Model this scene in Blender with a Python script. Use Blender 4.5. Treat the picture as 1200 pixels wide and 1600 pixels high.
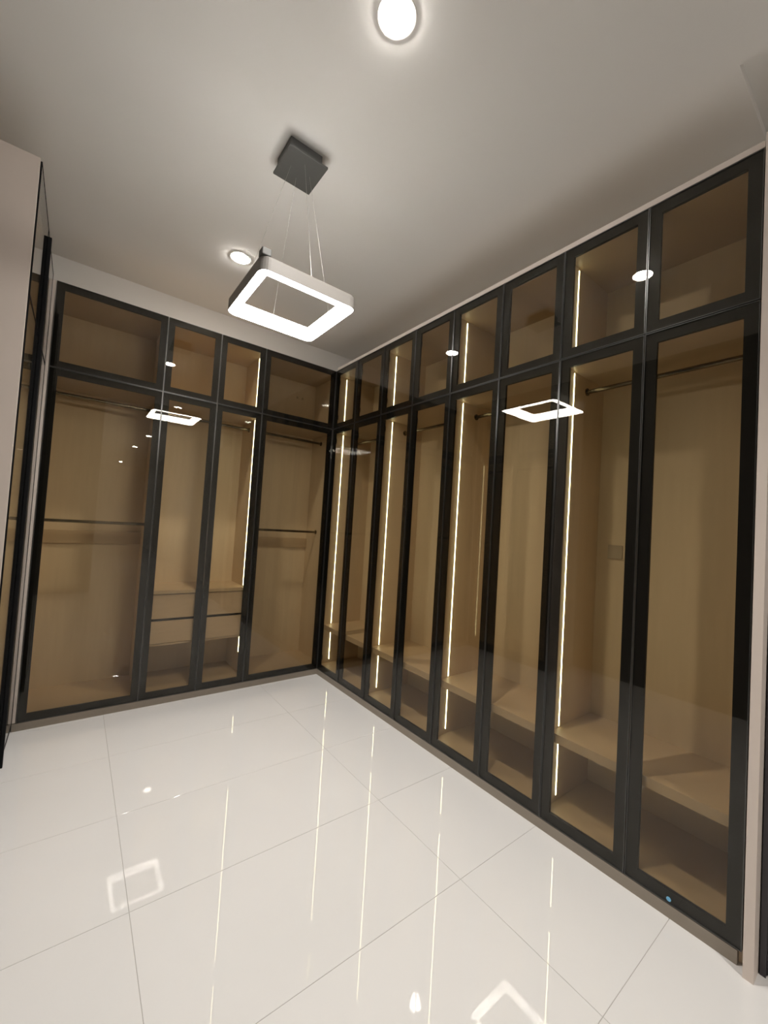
import bpy, math, random
from mathutils import Matrix, Vector

# ------------------------------------------------------------------ clear
for o in list(bpy.data.objects):
    bpy.data.objects.remove(o, do_unlink=True)
sc = bpy.context.scene
COL = sc.collection

# ------------------------------------------------------------------ camera
# (0,0,0) is the floor corner where the back and the right wardrobe fronts meet;
# back fronts lie in y = 0, right fronts in x = 0, metres, z up.
YAW, PITCH, ROLL = math.radians(37.28), math.radians(2.07), math.radians(3.55)
fwd = Vector((math.sin(YAW) * math.cos(PITCH), math.cos(YAW) * math.cos(PITCH), math.sin(PITCH)))
rgt = Vector((math.cos(YAW), -math.sin(YAW), 0))
upv = rgt.cross(fwd)
r2 = rgt * math.cos(ROLL) + upv * math.sin(ROLL)
u2 = -rgt * math.sin(ROLL) + upv * math.cos(ROLL)
cam_d = bpy.data.cameras.new('camera')
cam = bpy.data.objects.new('camera', cam_d)
COL.objects.link(cam)
cam_d.sensor_fit = 'HORIZONTAL'
cam_d.sensor_width = 36.0
cam_d.lens = 36.0 * 630.6 / 1200.0
cam_d.clip_start = 0.02
m = Matrix.Identity(4)
for i in range(3):
    m[i][0], m[i][1], m[i][2] = r2[i], u2[i], -fwd[i]
m.translation = Vector((-2.0409, -3.6395, 1.5251))
cam.matrix_world = m
sc.camera = cam

# ------------------------------------------------------------------ world, exposure
w = bpy.data.worlds.new('world')
sc.world = w
w.use_nodes = True
w.node_tree.nodes['Background'].inputs[0].default_value = (0.9, 0.85, 0.8, 1)
w.node_tree.nodes['Background'].inputs[1].default_value = 0.02
sc.view_settings.view_transform = 'Standard'
sc.view_settings.look = 'None'
sc.view_settings.gamma = 1.0
sc.view_settings.use_curve_mapping = False
sc.view_settings.exposure = -0.08
cy = sc.cycles
cy.use_denoising = True
cy.adaptive_threshold = 0.02
cy.max_bounces = 12
cy.diffuse_bounces = 5
cy.glossy_bounces = 6
cy.transparent_max_bounces = 24
cy.sample_clamp_indirect = 60.0
cy.caustics_reflective = False
cy.blur_glossy = 0.5
cy.caustics_refractive = False

RING_EMIT = 54.0
SPOT_EMIT = 260.0
SPOT_WATTS = 150.0
STRIP_EMIT = 15.0
RING_COL = (1.0, 0.965, 0.91)
SPOT_COL = (1.0, 0.95, 0.885)
STRIP_COL = (1.0, 0.95, 0.62)

# ------------------------------------------------------------------ sizes
CEIL = 3.518
TOPD = 3.10          # top of the upper doors
TOPW = 3.13          # top of the wardrobes
ZB, ZM = 0.0555, 2.493
GAP = 0.0022         # half the gap between doors
STILE = 0.046
BX = [-2.2613, -1.5571, -1.1422, -0.7454, 0.0]                               # back door edges
RY = [0.0, -0.4061, -0.8252, -1.2368, -1.6430, -2.0599, -2.4623, -2.8747, -3.2757]  # right door edges
LX = -2.281          # left wardrobe front plane
LY = [-1.158, -0.579, -0.004]
WB, WR, WL, WF = 0.508, 0.56, -2.82, -5.4   # walls of the dressing room
CX0, CX1, CYF = -1.75, 0.40, -18.0          # passage behind the camera
random.seed(7)

# ------------------------------------------------------------------ materials
def new_mat(name):
    mt = bpy.data.materials.new(name)
    mt.use_nodes = True
    nt = mt.node_tree
    nt.nodes.clear()
    out = nt.nodes.new('ShaderNodeOutputMaterial')
    return mt, nt, out

def N(nt, typ, **kw):
    n = nt.nodes.new(typ)
    for k, v in kw.items():
        setattr(n, k, v)
    return n

def principled(name, col, rough=0.5, metal=0.0, noise=0.0, nscale=8.0, bump=0.0, bscale=40.0, stretch=(1, 1, 1),
               spec=0.5, ior=None, coord='Object'):
    mt, nt, out = new_mat(name)
    b = N(nt, 'ShaderNodeBsdfPrincipled')
    nt.links.new(b.outputs[0], out.inputs[0])
    b.inputs['Base Color'].default_value = (*col, 1)
    b.inputs['Roughness'].default_value = rough
    b.inputs['Metallic'].default_value = metal
    b.inputs['Specular IOR Level'].default_value = spec
    if ior: b.inputs['IOR'].default_value = ior
    tc = N(nt, 'ShaderNodeTexCoord')
    mp = N(nt, 'ShaderNodeMapping')
    mp.inputs['Scale'].default_value = stretch
    nt.links.new(tc.outputs[coord], mp.inputs[0])
    if noise > 0:
        nz = N(nt, 'ShaderNodeTexNoise')
        nz.inputs['Scale'].default_value = nscale
        nz.inputs['Detail'].default_value = 4
        nt.links.new(mp.outputs[0], nz.inputs['Vector'])
        cr = N(nt, 'ShaderNodeMixRGB')
        cr.inputs[1].default_value = (*[c * (1 - noise) for c in col], 1)
        cr.inputs[2].default_value = (*[min(1, c * (1 + noise)) for c in col], 1)
        nt.links.new(nz.outputs['Fac'], cr.inputs[0])
        nt.links.new(cr.outputs[0], b.inputs['Base Color'])
    if bump > 0:
        nb = N(nt, 'ShaderNodeTexNoise')
        nb.inputs['Scale'].default_value = bscale
        nb.inputs['Detail'].default_value = 2
        nt.links.new(mp.outputs[0], nb.inputs['Vector'])
        bp = N(nt, 'ShaderNodeBump')
        bp.inputs['Strength'].default_value = bump
        bp.inputs['Distance'].default_value = 0.01
        nt.links.new(nb.outputs['Fac'], bp.inputs['Height'])
        nt.links.new(bp.outputs[0], b.inputs['Normal'])
    return mt

def emission(name, col, strength):
    mt, nt, out = new_mat(name)
    e = N(nt, 'ShaderNodeEmission')
    e.inputs[0].default_value = (*col, 1)
    e.inputs[1].default_value = strength
    nt.links.new(e.outputs[0], out.inputs[0])
    return mt

def glass(name, tint, f0, refl=(1, 1, 1)):
    """thin tinted sheet glass: tinted see-through plus a mirror that grows towards grazing angles"""
    mt, nt, out = new_mat(name)
    tr = N(nt, 'ShaderNodeBsdfTransparent')
    tr.inputs[0].default_value = (*tint, 1)
    gl = N(nt, 'ShaderNodeBsdfGlossy')
    gl.inputs['Color'].default_value = (*refl, 1)
    gl.inputs['Roughness'].default_value = 0.0
    lw = N(nt, 'ShaderNodeLayerWeight')
    lw.inputs['Blend'].default_value = 0.5
    pw = N(nt, 'ShaderNodeMath', operation='POWER')
    pw.inputs[1].default_value = 5.0
    nt.links.new(lw.outputs['Facing'], pw.inputs[0])
    ma = N(nt, 'ShaderNodeMath', operation='MULTIPLY_ADD')
    ma.inputs[1].default_value = 1 - f0
    ma.inputs[2].default_value = f0
    nt.links.new(pw.outputs[0], ma.inputs[0])
    mx = N(nt, 'ShaderNodeMixShader')
    nt.links.new(ma.outputs[0], mx.inputs[0])
    nt.links.new(tr.outputs[0], mx.inputs[1])
    nt.links.new(gl.outputs[0], mx.inputs[2])
    nt.links.new(mx.outputs[0], out.inputs[0])
    return mt

def tile_material():
    mt, nt, out = new_mat('porcelain')
    b = N(nt, 'ShaderNodeBsdfPrincipled')
    nt.links.new(b.outputs[0], out.inputs[0])
    b.inputs['Roughness'].default_value = 0.0
    b.inputs['IOR'].default_value = 1.65
    tc = N(nt, 'ShaderNodeTexCoord')
    oi = N(nt, 'ShaderNodeObjectInfo')
    # faint cloudy veining
    nz = N(nt, 'ShaderNodeTexNoise')
    nz.inputs['Scale'].default_value = 1.6
    nz.inputs['Detail'].default_value = 6
    nz.inputs['Distortion'].default_value = 0.8
    ad = N(nt, 'ShaderNodeVectorMath', operation='ADD')
    ml = N(nt, 'ShaderNodeMath', operation='MULTIPLY')
    ml.inputs[1].default_value = 37.0
    nt.links.new(oi.outputs['Random'], ml.inputs[0])
    nt.links.new(tc.outputs['Object'], ad.inputs[0])
    nt.links.new(ml.outputs[0], ad.inputs[1])
    nt.links.new(ad.outputs[0], nz.inputs['Vector'])
    cr = N(nt, 'ShaderNodeMixRGB')
    cr.inputs[1].default_value = (0.70, 0.69, 0.68, 1)
    cr.inputs[2].default_value = (0.75, 0.74, 0.73, 1)
    nt.links.new(nz.outputs['Fac'], cr.inputs[0])
    nt.links.new(cr.outputs[0], b.inputs['Base Color'])
    # slow waviness of the polish
    nb = N(nt, 'ShaderNodeTexNoise')
    nb.inputs['Scale'].default_value = 8.0
    nb.inputs['Detail'].default_value = 0.5
    nt.links.new(ad.outputs[0], nb.inputs['Vector'])
    bp = N(nt, 'ShaderNodeBump')
    bp.inputs['Strength'].default_value = 0.10
    bp.inputs['Distance'].default_value = 0.0008
    nt.links.new(nb.outputs['Fac'], bp.inputs['Height'])
    nt.links.new(bp.outputs[0], b.inputs['Normal'])
    return mt

M = {
    'tile': tile_material(),
    'grout': principled('grout', (0.36, 0.34, 0.31), 0.8, noise=0.1, nscale=30),
    'ceiling': principled('ceiling_paint', (0.86, 0.845, 0.82), 0.9, noise=0.015, nscale=2),
    'wall': principled('wall_paint', (0.86, 0.84, 0.81), 0.85, noise=0.02, nscale=3),
    'midwall': principled('taupe_wall', (0.20, 0.185, 0.165), 0.8, noise=0.03, nscale=3),
    'darkwall': principled('dark_wall', (0.09, 0.08, 0.07), 0.7, noise=0.05, nscale=3),
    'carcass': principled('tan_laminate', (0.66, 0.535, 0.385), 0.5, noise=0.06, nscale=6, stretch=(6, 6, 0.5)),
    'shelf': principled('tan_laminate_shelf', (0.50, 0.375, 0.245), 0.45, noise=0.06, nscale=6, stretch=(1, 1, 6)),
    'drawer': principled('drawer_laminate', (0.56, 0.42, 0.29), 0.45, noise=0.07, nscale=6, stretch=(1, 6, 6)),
    'frame': principled('black_aluminium', (0.006, 0.006, 0.007), 0.45, metal=0.0, noise=0.1, nscale=20, spec=0.15),
    'edge': principled('dark_bronze_edge', (0.15, 0.148, 0.145), 0.3, metal=0.9, noise=0.05, nscale=20),
    'plinth': principled('taupe_plinth', (0.27, 0.23, 0.185), 0.5, noise=0.06, nscale=12, stretch=(1, 1, 5)),
    'endpanel': principled('beige_end_panel', (0.66, 0.575, 0.515), 0.5, noise=0.03, nscale=5),
    'glass': glass('bronze_glass', (0.875, 0.85, 0.785), 0.026),
    'rod': principled('rod_metal', (0.20, 0.17, 0.13), 0.25, metal=1.0, noise=0.05, nscale=20),
    'strip': emission('led_strip_glow', STRIP_COL, STRIP_EMIT),
    'striprail': principled('led_channel', (0.5, 0.48, 0.44), 0.4, metal=0.6, noise=0.03, nscale=20),
    'ring': emission('ring_diffuser_glow', RING_COL, RING_EMIT),
    'shell': principled('lamp_shell', (0.27, 0.255, 0.24), 0.4, noise=0.03, nscale=10),
    'canopy': principled('grey_canopy', (0.085, 0.086, 0.082), 0.45, noise=0.06, nscale=15),
    'wire': principled('steel_wire', (0.40, 0.39, 0.37), 0.35, metal=0.8, noise=0.05, nscale=40),
    'spot': emission('downlight_glow', SPOT_COL, SPOT_EMIT),
    'trim': principled('white_trim', (0.82, 0.81, 0.78), 0.4, noise=0.02, nscale=10),
    'darkdoor': principled('dark_door', (0.035, 0.03, 0.035), 0.3, noise=0.1, nscale=6, stretch=(4, 4, 0.6)),
    'socket': principled('socket_plastic', (0.42, 0.34, 0.25), 0.4, noise=0.03, nscale=20),
    'hole': principled('socket_hole', (0.03, 0.03, 0.03), 0.6, noise=0.1, nscale=20),
    'dot': principled('blue_dot', (0.20, 0.52, 0.80), 0.35, noise=0.05, nscale=60),
}

# ------------------------------------------------------------------ mesh helpers
FACES = [(0, 3, 2, 1), (4, 5, 6, 7), (0, 1, 5, 4), (1, 2, 6, 5), (2, 3, 7, 6), (3, 0, 4, 7)]

class MB:
    def __init__(s):
        s.v, s.f = [], []
    def box(s, x0, x1, y0, y1, z0, z1):
        x0, x1 = min(x0, x1), max(x0, x1); y0, y1 = min(y0, y1), max(y0, y1); z0, z1 = min(z0, z1), max(z0, z1)
        n = len(s.v)
        s.v += [(x0, y0, z0), (x1, y0, z0), (x1, y1, z0), (x0, y1, z0), (x0, y0, z1), (x1, y0, z1), (x1, y1, z1), (x0, y1, z1)]
        s.f += [tuple(n + i for i in f) for f in FACES]
        return s
    def tube(s, a, b, r, seg=10):
        a, b = Vector(a), Vector(b)
        d = (b - a).normalized()
        p = d.orthogonal().normalized(); q = d.cross(p)
        n = len(s.v)
        for c in (a, b):
            for i in range(seg):
                t = 2 * math.pi * i / seg
                s.v.append(tuple(c + p * (r * math.cos(t)) + q * (r * math.sin(t))))
        for i in range(seg):
            j = (i + 1) % seg
            s.f.append((n + i, n + j, n + seg + j, n + seg + i))
        s.f.append(tuple(n + i for i in reversed(range(seg))))
        s.f.append(tuple(n + seg + i for i in range(seg)))
        return s
    def mesh(s, name):
        me = bpy.data.meshes.new(name)
        me.from_pydata(s.v, [], s.f)
        me.validate(); me.update()
        return me

def link(name, me, mat, parent=None, origin=None, bevel=0.0):
    """one mesh object; the mesh is given in world coordinates, its origin is moved to `origin`"""
    if isinstance(me, MB):
        me = me.mesh(name)
    if mat and not me.materials:
        me.materials.append(M[mat])
    if origin is None:
        xs = [v.co for v in me.vertices]
        origin = Vector(((min(c.x for c in xs) + max(c.x for c in xs)) / 2,
                         (min(c.y for c in xs) + max(c.y for c in xs)) / 2, min(c.z for c in xs)))
    origin = Vector(origin)
    for v in me.vertices:
        v.co -= origin
    o = bpy.data.objects.new(name, me)
    COL.objects.link(o)
    if parent:
        o.parent = parent
        o.location = origin - WORLD[parent.name]
    else:
        o.location = origin
    WORLD[o.name] = origin
    if bevel:
        md = o.modifiers.new('bevel', 'BEVEL')
        md.width = bevel; md.segments = 2; md.limit_method = 'ANGLE'
    return o

WORLD = {}

def thing(name, loc, label, cat, group=None):
    o = bpy.data.objects.new(name, None)
    COL.objects.link(o)
    o.location = loc
    o.empty_display_size = 0.1
    WORLD[o.name] = Vector(loc)
    tag(o, label, cat, group)
    return o

def tag(o, label=None, cat=None, group=None, kind=None):
    if label: o['label'] = label
    if cat: o['category'] = cat
    if group: o['group'] = group
    if kind: o['kind'] = kind
    return o

def struct(name, mb, mat, label=None):
    o = link(name, mb, mat)
    o['kind'] = 'structure'
    if label: o['label'] = label
    return o

# ------------------------------------------------------------------ the room
floor = struct('floor', MB().box(WL, WR, WF, WB, -0.08, -0.0015).box(CX0, CX1, CYF, WF, -0.08, -0.0015), 'grout',
               'glossy white porcelain tile floor')
TX, TY = 1.187, 0.604
tile_cache = {}
ix0 = -0.585 - 3 * TX
iy0 = -0.03 + TY
def add_tile(x0, x1, y0, y1):
    g = 0.0008
    w_, d_ = round(x1 - x0, 4), round(y1 - y0, 4)
    if w_ < 0.02 or d_ < 0.02: return
    key = (w_, d_)
    if key not in tile_cache:
        a, b, c = w_ / 2 - g, d_ / 2 - g, 0.0012
        v = [(-a, -b, -0.0015), (a, -b, -0.0015), (a, b, -0.0015), (-a, b, -0.0015)]
        v += [(sx * (a), sy * (b), -0.0008) for sx, sy in ((-1, -1), (1, -1), (1, 1), (-1, 1))]
        v += [(sx * (a - c), sy * (b - c), 0.0) for sx, sy in ((-1, -1), (1, -1), (1, 1), (-1, 1))]
        f = [(0, 3, 2, 1), (8, 9, 10, 11)]
        for k in range(4):
            j = (k + 1) % 4
            f += [(k, j, 4 + j, 4 + k), (4 + k, 4 + j, 8 + j, 8 + k)]
        me = bpy.data.meshes.new('tile'); me.from_pydata(v, [], f); me.update(); me.materials.append(M['tile'])
        tile_cache[key] = me
    o = bpy.data.objects.new('tile', tile_cache[key])
    COL.objects.link(o)
    o.parent = floor
    o.location = Vector(((x0 + x1) / 2, (y0 + y1) / 2, 0)) - WORLD['floor']
def tile_area(X0, X1, Y0, Y1):
    i = 0
    while ix0 + i * TX < X1:
        a, b = max(ix0 + i * TX, X0), min(ix0 + (i + 1) * TX, X1)
        j = 0
        while iy0 - (j + 1) * TY > Y0 - TY:
            c, d = max(iy0 - (j + 1) * TY, Y0), min(iy0 - j * TY, Y1)
            if b > a and d > c: add_tile(a, b, c, d)
            j += 1
        i += 1
tile_area(WL, WR, WF, -0.0 + 0.03)
tile_area(CX0, CX1, CYF, WF)

T = 0.12
# ceiling with a shallow recess over the passage beyond the right wardrobe's end
RX, RYY, RD = 0.005, -3.188, 0.045
cm = MB()
cm.box(WL - T, RX, WF, WB + T, CEIL, CEIL + T)
cm.box(RX, WR + T, RYY, WB + T, CEIL, CEIL + T)
cm.box(RX, WR + T, WF, RYY, CEIL + RD, CEIL + T)
struct('ceiling', cm, 'ceiling', 'plain off-white ceiling')
struct('wall_back', MB().box(WL - T, WR + T, WB, WB + T, -0.08, CEIL), 'wall')
struct('wall_right', MB().box(WR, WR + T, WF, WB, -0.08, CEIL), 'wall')
struct('wall_left', MB().box(WL - T, WL, WF, WB, -0.08, CEIL), 'darkwall')
struct('wall_front', MB().box(WL - T, CX0, WF - T, WF, -0.08, CEIL + T).box(CX1, WR + T, WF - T, WF, -0.08, CEIL + T), 'midwall')
struct('wall_passage_left', MB().box(CX0 - T, CX0, CYF, WF - T, -0.08, CEIL), 'wall')
struct('wall_passage_right', MB().box(CX1, CX1 + T, CYF, WF - T, -0.08, CEIL), 'wall')
struct('wall_passage_end', MB().box(CX0 - T, CX1 + T, CYF - T, CYF, -0.08, CEIL), 'wall')
struct('ceiling_passage', MB().box(CX0 - T, CX1 + T, CYF - T, WF, CEIL, CEIL + T), 'ceiling')

# plinths under the wardrobe fronts
struct('trim_1', MB().box(LX, -0.002, -0.001, 0.024, 0.0, ZB - 0.004), 'plinth', 'taupe plinth below the back wardrobe doors')
struct('trim_2', MB().box(-0.001, 0.024, -3.262, 0.006, 0.0, ZB - 0.004), 'plinth', 'taupe plinth below the right wardrobe doors')
struct('trim_3', MB().box(LX - 0.03, LX - 0.006, LY[0], 0.0, 0.0, ZB - 0.004), 'frame', 'dark plinth below the left wardrobe')

# dark door past the end of the right wardrobe
d1 = struct('door_1', MB().box(0.045, 0.085, -4.25, -3.335, 0.005, 2.75), 'darkdoor', 'dark door beside the wardrobe end panel')
link('door_frame', MB().box(0.03, 0.10, -3.335, -3.318, 0.0, 2.80).box(0.03, 0.10, -4.30, -4.25, 0.0, 2.80)
     .box(0.03, 0.10, -4.25, -3.335, 2.75, 2.80), 'darkdoor', d1)
hd = MB().tube((0.045, -4.15, 1.05), (0.0, -4.15, 1.05), 0.009).tube((0.0, -4.155, 1.05), (0.0, -4.03, 1.05), 0.009)
link('door_handle', hd, 'edge', d1)

# ------------------------------------------------------------------ wardrobe doors
def P(axis, front, s, d, z):
    """axis 'b': back run  (s along x, d into +y); 'r': right run (s along y, d into +x); 'l': left run (s along y, d into -x)"""
    if axis == 'b': return (s, front + d, z)
    if axis == 'r': return (front + d, s, z)
    return (front - d, s, z)

def pbox(mb, axis, front, s0, s1, d0, d1, z0, z1):
    a = P(axis, front, s0, d0, z0); b = P(axis, front, s1, d1, z1)
    return mb.box(a[0], b[0], a[1], b[1], a[2], b[2])

def ring_boxes(mb, axis, front, s0, s1, z0, z1, wdt, d0, d1):
    pbox(mb, axis, front, s0, s0 + wdt, d0, d1, z0, z1)
    pbox(mb, axis, front, s1 - wdt, s1, d0, d1, z0, z1)
    pbox(mb, axis, front, s0 + wdt, s1 - wdt, d0, d1, z0, z0 + wdt)
    pbox(mb, axis, front, s0 + wdt, s1 - wdt, d0, d1, z1 - wdt, z1)
    return mb

def door(unit, axis, front, s0, s1, z0, z1, edge='edge'):
    s0, s1 = min(s0, s1) + GAP, max(s0, s1) - GAP
    e = 0.0022
    # frame behind the glass: two stiles, two rails with mitre-like overlap, inner lip
    fr = ring_boxes(MB(), axis, front, s0 + e, s1 - e, z0 + e, z1 - e, STILE, 0.0065, 0.022)
    d = link('door', fr, 'frame', unit)
    gp = pbox(MB(), axis, front, s0 + e, s1 - e, 0.0008, 0.0058, z0 + e, z1 - e)
    link('glass_pane', gp, 'glass', d)
    ed = ring_boxes(MB(), axis, front, s0, s1, z0, z1, e, -0.0006, 0.022)
    link('edge_trim', ed, edge, d)
    # two concealed hinges on the hinge stile
    for k, zz in enumerate((z0 + 0.12, z1 - 0.12)):
        h = MB()
        pbox(h, axis, front, s1 - 0.040, s1 - 0.012, 0.022, 0.034, zz - 0.022, zz + 0.022)
        link('hinge', h, 'edge', d)
    return d

# ------------------------------------------------------------------ wardrobe bodies
PT = 0.018
def carcass(unit, axis, front, s0, s1, depth, zlow=0.055, floor_z=0.105, mid=(2.457, 2.515), top=(3.052, TOPW - 0.002)):
    """side panels, back, floor, dividing shelf, top"""
    s0, s1 = min(s0, s1), max(s0, s1)
    f = 0.024
    for a, b in ((s0, s0 + PT), (s1 - PT, s1)):
        link('side_panel', pbox(MB(), axis, front, a, b, f, depth, 0.0, top[1]), 'carcass', unit)
    link('back_panel', pbox(MB(), axis, front, s0 + PT, s1 - PT, depth - 0.012, depth, floor_z, top[0]), 'carcass', unit)
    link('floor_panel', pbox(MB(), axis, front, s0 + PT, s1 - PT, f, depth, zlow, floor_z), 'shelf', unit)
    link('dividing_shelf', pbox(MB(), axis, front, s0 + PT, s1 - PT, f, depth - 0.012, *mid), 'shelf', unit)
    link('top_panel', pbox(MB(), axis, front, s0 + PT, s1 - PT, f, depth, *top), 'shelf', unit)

def rod(unit, axis, front, s0, s1, d, z):
    a = P(axis, front, min(s0, s1) + PT, d, z); b = P(axis, front, max(s0, s1) - PT, d, z)
    o = link('hanging_rod', MB().tube(a, b, 0.012, 12), 'rod', unit)
    for s in (min(s0, s1) + PT, max(s0, s1) - PT - 0.006):
        a = P(axis, front, s, d, z); b = P(axis, front, s + 0.006, d, z)
        link('rod_bracket', MB().tube(a, b, 0.022, 14), 'rod', o)

def led(unit, axis, front, s, side, d, z0, z1):
    """LED profile let into a side panel: aluminium channel with a glowing diffuser"""
    ch = pbox(MB(), axis, front, s, s + side * 0.0015, d - 0.006, d + 0.006, z0, z1)
    c = link('led_profile', ch, 'striprail', unit)
    link('led_strip', pbox(MB(), axis, front, s + side * 0.0015, s + side * 0.004, d - 0.0021, d + 0.0021, z0 + 0.004, z1 - 0.004),
         'strip', c)

DEPTH = 0.49
# --- right run: four bays of two doors
bay_labels = [
    'tall glass-door wardrobe bay of the long run, in the inner corner',
    'second tall glass-door wardrobe bay of the long run, counted from the inner corner',
    'third tall glass-door wardrobe bay of the long run, with the lamp reflected in it',
    'last tall glass-door wardrobe bay of the long run, with the beige end panel',
]
for k in range(4):
    y0, y1 = RY[2 * k], RY[2 * k + 2]
    u = thing('wardrobe_bay', (0.25, (y0 + y1) / 2, 0), bay_labels[k], 'wardrobe', 'wardrobe bays with bronze glass doors')
    for a, b in ((RY[2 * k], RY[2 * k + 1]), (RY[2 * k + 1], RY[2 * k + 2])):
        door(u, 'r', 0.0, b, a, ZB, ZM - 0.003)
        door(u, 'r', 0.0, b, a, ZM + 0.003, TOPD)
    carcass(u, 'r', 0.0, y0, y1, DEPTH)
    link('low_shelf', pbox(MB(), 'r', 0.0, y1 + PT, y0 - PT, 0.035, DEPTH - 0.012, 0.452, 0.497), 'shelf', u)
    rod(u, 'r', 0.0, y0, y1, 0.27, 2.378)
    for z0, z1 in ((2.56, 3.04), (0.50, 2.452), (0.135, 0.449)):
        led(u, 'r', 0.0, y0 - PT, -1, 0.12, z0, z1)
    link('top_strip', MB().box(0.0, 0.024, y1 + (0 if k < 3 else 0.0), y0 - (0.02 if k == 0 else 0), TOPD + 0.003, TOPW), 'endpanel', u)
    if k == 0:
        link('corner_post', MB().box(0.003, 0.022, 0.0, 0.02, ZB, TOPD), 'frame', u)
    if k == 3:
        e = link('end_panel', MB().box(-0.038, 0.52, -3.314, -3.284, 0.0, TOPW), 'endpanel', u)
        e['label'] = 'beige end panel'

# --- back run: three bays
back_labels = [
    'back glass-door wardrobe bay with one wide door, beside the left wardrobe',
    'back glass-door wardrobe bay with two wooden drawers inside',
    'back glass-door wardrobe bay with one wide door, in the inner corner',
]
spans = [(BX[0], BX[1], [(0, 1)]), (BX[1], BX[3], [(1, 2), (2, 3)]), (BX[3], BX[4], [(3, 4)])]
for k, (x0, x1, ds) in enumerate(spans):
    xe = 0.04 if k == 2 else x1
    u = thing('wardrobe_bay', ((x0 + x1) / 2, 0.25, 0), back_labels[k], 'wardrobe', 'wardrobe bays with bronze glass doors')
    for a, b in ds:
        door(u, 'b', 0.0, BX[a], BX[b], ZB, ZM - 0.003)
        door(u, 'b', 0.0, BX[a], BX[b], ZM + 0.003, TOPD)
    carcass(u, 'b', 0.0, x0, xe, DEPTH, top=(3.052, TOPD - 0.002))
    rod(u, 'b', 0.0, x0, xe, 0.27, 2.378)
    if k != 1:
        rod(u, 'b', 0.0, x0, xe, 0.26, 1.42)
        link('backing_rail', pbox(MB(), 'b', 0.0, x0 + PT, xe - PT, DEPTH - 0.03, DEPTH - 0.012, 1.24, 1.34), 'shelf', u)
    else:
        a, b = x0 + PT, x1 - PT
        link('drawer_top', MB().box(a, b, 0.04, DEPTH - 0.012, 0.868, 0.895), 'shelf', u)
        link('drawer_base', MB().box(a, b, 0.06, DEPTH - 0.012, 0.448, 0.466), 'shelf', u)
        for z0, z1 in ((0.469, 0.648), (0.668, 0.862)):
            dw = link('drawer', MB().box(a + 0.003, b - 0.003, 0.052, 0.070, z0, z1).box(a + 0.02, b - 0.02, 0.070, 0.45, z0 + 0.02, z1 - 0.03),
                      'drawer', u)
            link('finger_pull', MB().box(a + 0.006, b - 0.006, 0.054, 0.068, z1, z1 + 0.004), 'frame', dw)
        led(u, 'b', 0.0, x1 - PT, -1, 0.12, 2.56, 3.04)
        led(u, 'b', 0.0, x1 - PT, -1, 0.12, 0.90, 2.452)
        led(u, 'b', 0.0, x1 - PT, -1, 0.12, 0.29, 0.445)

# --- left run: seen edge on
u = thing('wardrobe_bay', (LX - 0.27, -0.58, 0), 'glass-door wardrobe along the left side, seen almost edge-on', 'wardrobe',
          'wardrobe bays with bronze glass doors')
for a, b in ((LY[0], LY[1]), (LY[1], LY[2])):
    door(u, 'l', LX, a, b, ZB, ZM - 0.003, 'frame')
    door(u, 'l', LX, a, b, ZM + 0.003, TOPW - 0.002, 'frame')
carcass(u, 'l', LX, LY[0] + 0.013, LY[2], 0.53)
rod(u, 'l', LX, LY[0] + 0.013, LY[2], 0.27, 2.378)
led(u, 'l', LX, LY[2] - PT, -1, 0.12, 0.12, 2.45)
e = link('end_panel', MB().box(LX - 0.535, LX - 0.006, LY[0] - 0.016, LY[0] - 0.0005, 0.0, TOPW), 'endpanel', u)
e['label'] = 'beige end panel'
link('pull_profile', MB().box(LX + 0.0008, LX + 0.017, LY[1] - 0.010, LY[1] + 0.010, ZB + 0.002, 3.08), 'frame', u)
link('corner_filler', MB().box(LX + 0.001, BX[0] - 0.002, 0.004, 0.024, ZB, TOPD), 'endpanel', u)

# ------------------------------------------------------------------ pendant lamp
def rounded_rect(cx, cy, hx, hy, r, seg=6):
    pts = []
    for (sx, sy, a0) in ((1, 1, 0), (-1, 1, 90), (-1, -1, 180), (1, -1, 270)):
        for i in range(seg + 1):
            a = math.radians(a0 + 90 * i / seg)
            pts.append((cx + sx * (hx - r) + r * math.cos(a), cy + sy * (hy - r) + r * math.sin(a)))
    return pts

def loops(rings, closed=True):
    """bridge a list of equal loops [(pts, z)...]"""
    mb = MB(); n = len(rings[0][0])
    for pts, z in rings:
        mb.v += [(x, y, z) for x, y in pts]
    cnt = len(rings)
    for k in range(cnt if closed else cnt - 1):
        a, b = k * n, ((k + 1) % cnt) * n
        for i in range(n):
            j = (i + 1) % n
            mb.f.append((a + i, a + j, b + j, b + i))
    return mb

PCX, PCY, PZ = -1.212, -1.612, 2.640
HX, HY, PH = 0.256, 0.264, 0.066
lamp = thing('pendant_lamp', (PCX, PCY, PZ), 'square ring pendant lamp glowing white, hanging on thin wires', 'pendant lamp')
ro = lambda d, r: rounded_rect(PCX, PCY, HX - d, HY - d, r)
shell = loops([(ro(0.0, 0.045), PZ + 0.002), (ro(0.0, 0.045), PZ + PH - 0.004), (ro(0.004, 0.041), PZ + PH), (ro(0.046, 0.006), PZ + PH),
               (ro(0.046, 0.006), PZ + PH - 0.003), (ro(0.003, 0.042), PZ + PH - 0.003), (ro(0.003, 0.042), PZ + 0.002)])
so = link('lamp_shell', shell, 'shell', lamp)
diff = loops([(ro(0.0035, 0.0415), PZ + 0.004), (ro(0.006, 0.040), PZ), (ro(0.042, 0.008), PZ), (ro(0.045, 0.006), PZ + 0.003),
              (ro(0.045, 0.006), PZ + PH - 0.0035), (ro(0.036, 0.012), PZ + PH - 0.0035), (ro(0.036, 0.012), PZ + 0.008), (ro(0.0035, 0.0415), PZ + 0.008)])
link('diffuser', diff, 'ring', lamp)
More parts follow.
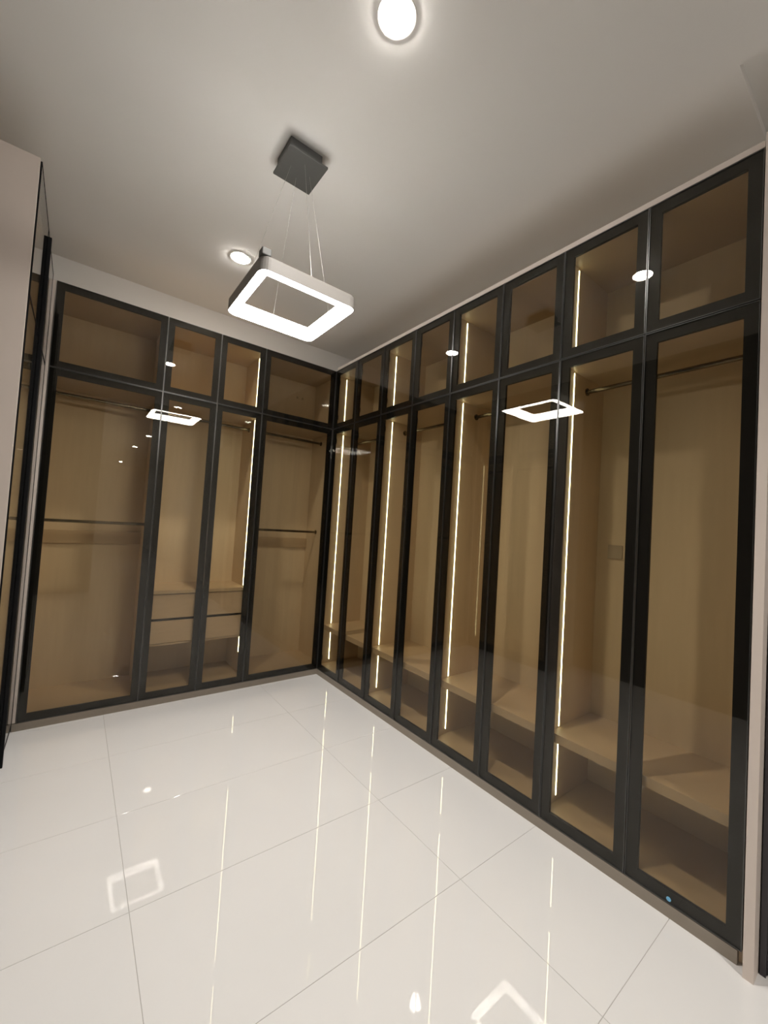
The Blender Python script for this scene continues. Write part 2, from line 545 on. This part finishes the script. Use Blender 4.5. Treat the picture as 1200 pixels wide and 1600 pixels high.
# driver clip on the top corner
link('driver_box', MB().box(PCX - HX + 0.002, PCX - HX + 0.046, PCY - HY + 0.004, PCY - HY + 0.05, PZ + PH + 0.0005, PZ + PH + 0.035), 'canopy', lamp, bevel=0.004)
CPX, CPY, CPZ = -1.196, -1.582, CEIL - 0.075
can = link('ceiling_canopy', MB().box(CPX - 0.110, CPX + 0.110, CPY - 0.112, CPY + 0.116, CPZ, CPZ + 0.012), 'canopy', lamp, bevel=0.002)
link('canopy_box', MB().box(CPX - 0.098, CPX + 0.085, CPY - 0.085, CPY + 0.090, CPZ + 0.012, CEIL), 'canopy', can)
mids = [(0, HY - 0.022, 0.0, 0.055), (0, -HY + 0.022, 0.0, -0.055), (HX - 0.022, 0, 0.055, 0.0), (-HX + 0.022, 0, -0.055, 0.0)]
for dx, dy, ex, ey in mids:
    wi = link('hanging_wire', MB().tube((PCX + dx, PCY + dy, PZ + PH), (CPX + ex, CPY + ey, CPZ), 0.0008, 6), 'wire', lamp)
    link('wire_gland', MB().tube((PCX + dx, PCY + dy, PZ + PH), (PCX + dx, PCY + dy, PZ + PH + 0.012), 0.005, 10), 'wire', wi)

# ------------------------------------------------------------------ recessed downlights
def disc_mesh(cx, cy, z, r, seg=32):
    mb = MB()
    mb.v = [(cx + r * math.cos(2 * math.pi * i / seg), cy + r * math.sin(2 * math.pi * i / seg), z) for i in range(seg)]
    mb.f = [tuple(reversed(range(seg)))]
    return mb

def downlight(x, y, label, r=0.062, z=CEIL, watts=SPOT_WATTS):
    t = thing('downlight', (x, y, z), label, 'downlight', 'round recessed ceiling downlights')
    seg = 32
    circ = lambda rr: [(x + rr * math.cos(2 * math.pi * i / seg), y + rr * math.sin(2 * math.pi * i / seg)) for i in range(seg)]
    tr = loops([(circ(r + 0.016), z), (circ(r + 0.014), z - 0.004), (circ(r + 0.002), z - 0.0045), (circ(r), z - 0.003), (circ(r), z)])
    link('trim_ring', tr, 'trim', t)
    lens = loops([(circ(r), z - 0.0005), (circ(r), z - 0.004), (circ(r * 0.93), z - 0.008), (circ(r * 0.75), z - 0.011), (circ(r * 0.45), z - 0.013)], closed=False)
    n = len(lens.v)
    lens.f.append(tuple(reversed(range(n - seg, n))))
    link('lens', lens, 'spot', t)
    ld = bpy.data.lights.new('downlight_beam', 'SPOT')
    ld.energy = watts; ld.color = SPOT_COL; ld.spot_size = math.radians(104); ld.spot_blend = 1.0; ld.shadow_soft_size = 0.045
    lo = bpy.data.objects.new('downlight_beam', ld)
    COL.objects.link(lo)
    lo.parent = t
    lo.location = (0, 0, -0.07)

downlight(-1.184, -2.399, 'bright round downlight at the top edge of the picture')
downlight(-1.175, -0.486, 'bright round downlight behind the square pendant lamp')
for yy, nm in ((-4.75, 'nearest'), (-8.56, 'second'), (-11.0, 'third'), (-16.1, 'farthest')):
    downlight(-0.66 if yy > -9 else -0.73, yy, 'round downlight behind the viewer, seen only as a reflection, %s of four' % nm,
              watts=SPOT_WATTS * (1.5 if yy > -5 else 1.0))

# ------------------------------------------------------------------ sockets and small things
s = thing('power_socket', (DEPTH - 0.018, -2.585, 1.43), 'small tan power socket on the back panel of the last long-run bay', 'socket')
link('cover_plate', MB().box(DEPTH - 0.020, DEPTH - 0.0125, -2.625, -2.545, 1.42, 1.50), 'socket', s, bevel=0.002)
link('socket_hole', MB().tube((DEPTH - 0.0215, -2.585, 1.46), (DEPTH - 0.019, -2.585, 1.46), 0.018, 14), 'socket', s)
s = thing('cable_outlet', (-0.17, DEPTH - 0.016, 2.86), 'faint pair of cable holes in the upper corner compartment of the back wardrobe', 'outlet')
link('outlet_plate', MB().box(-0.225, -0.115, DEPTH - 0.017, DEPTH - 0.0125, 2.85, 2.91), 'carcass', s)
for xx in (-0.205, -0.145):
    link('cable_hole', MB().tube((xx + 0.005, DEPTH - 0.018, 2.88), (xx + 0.005, DEPTH - 0.0165, 2.88), 0.013, 12), 'socket', s)
st = MB().tube((-0.0016, -3.045, 0.0735), (0.0002, -3.045, 0.0735), 0.0085, 16)  # small flat disc standing in for a pale blue dot of unknown origin
tag(link('round_dot', st, 'dot'), 'small round pale blue sticker at the foot of the nearest glass door', 'dot')
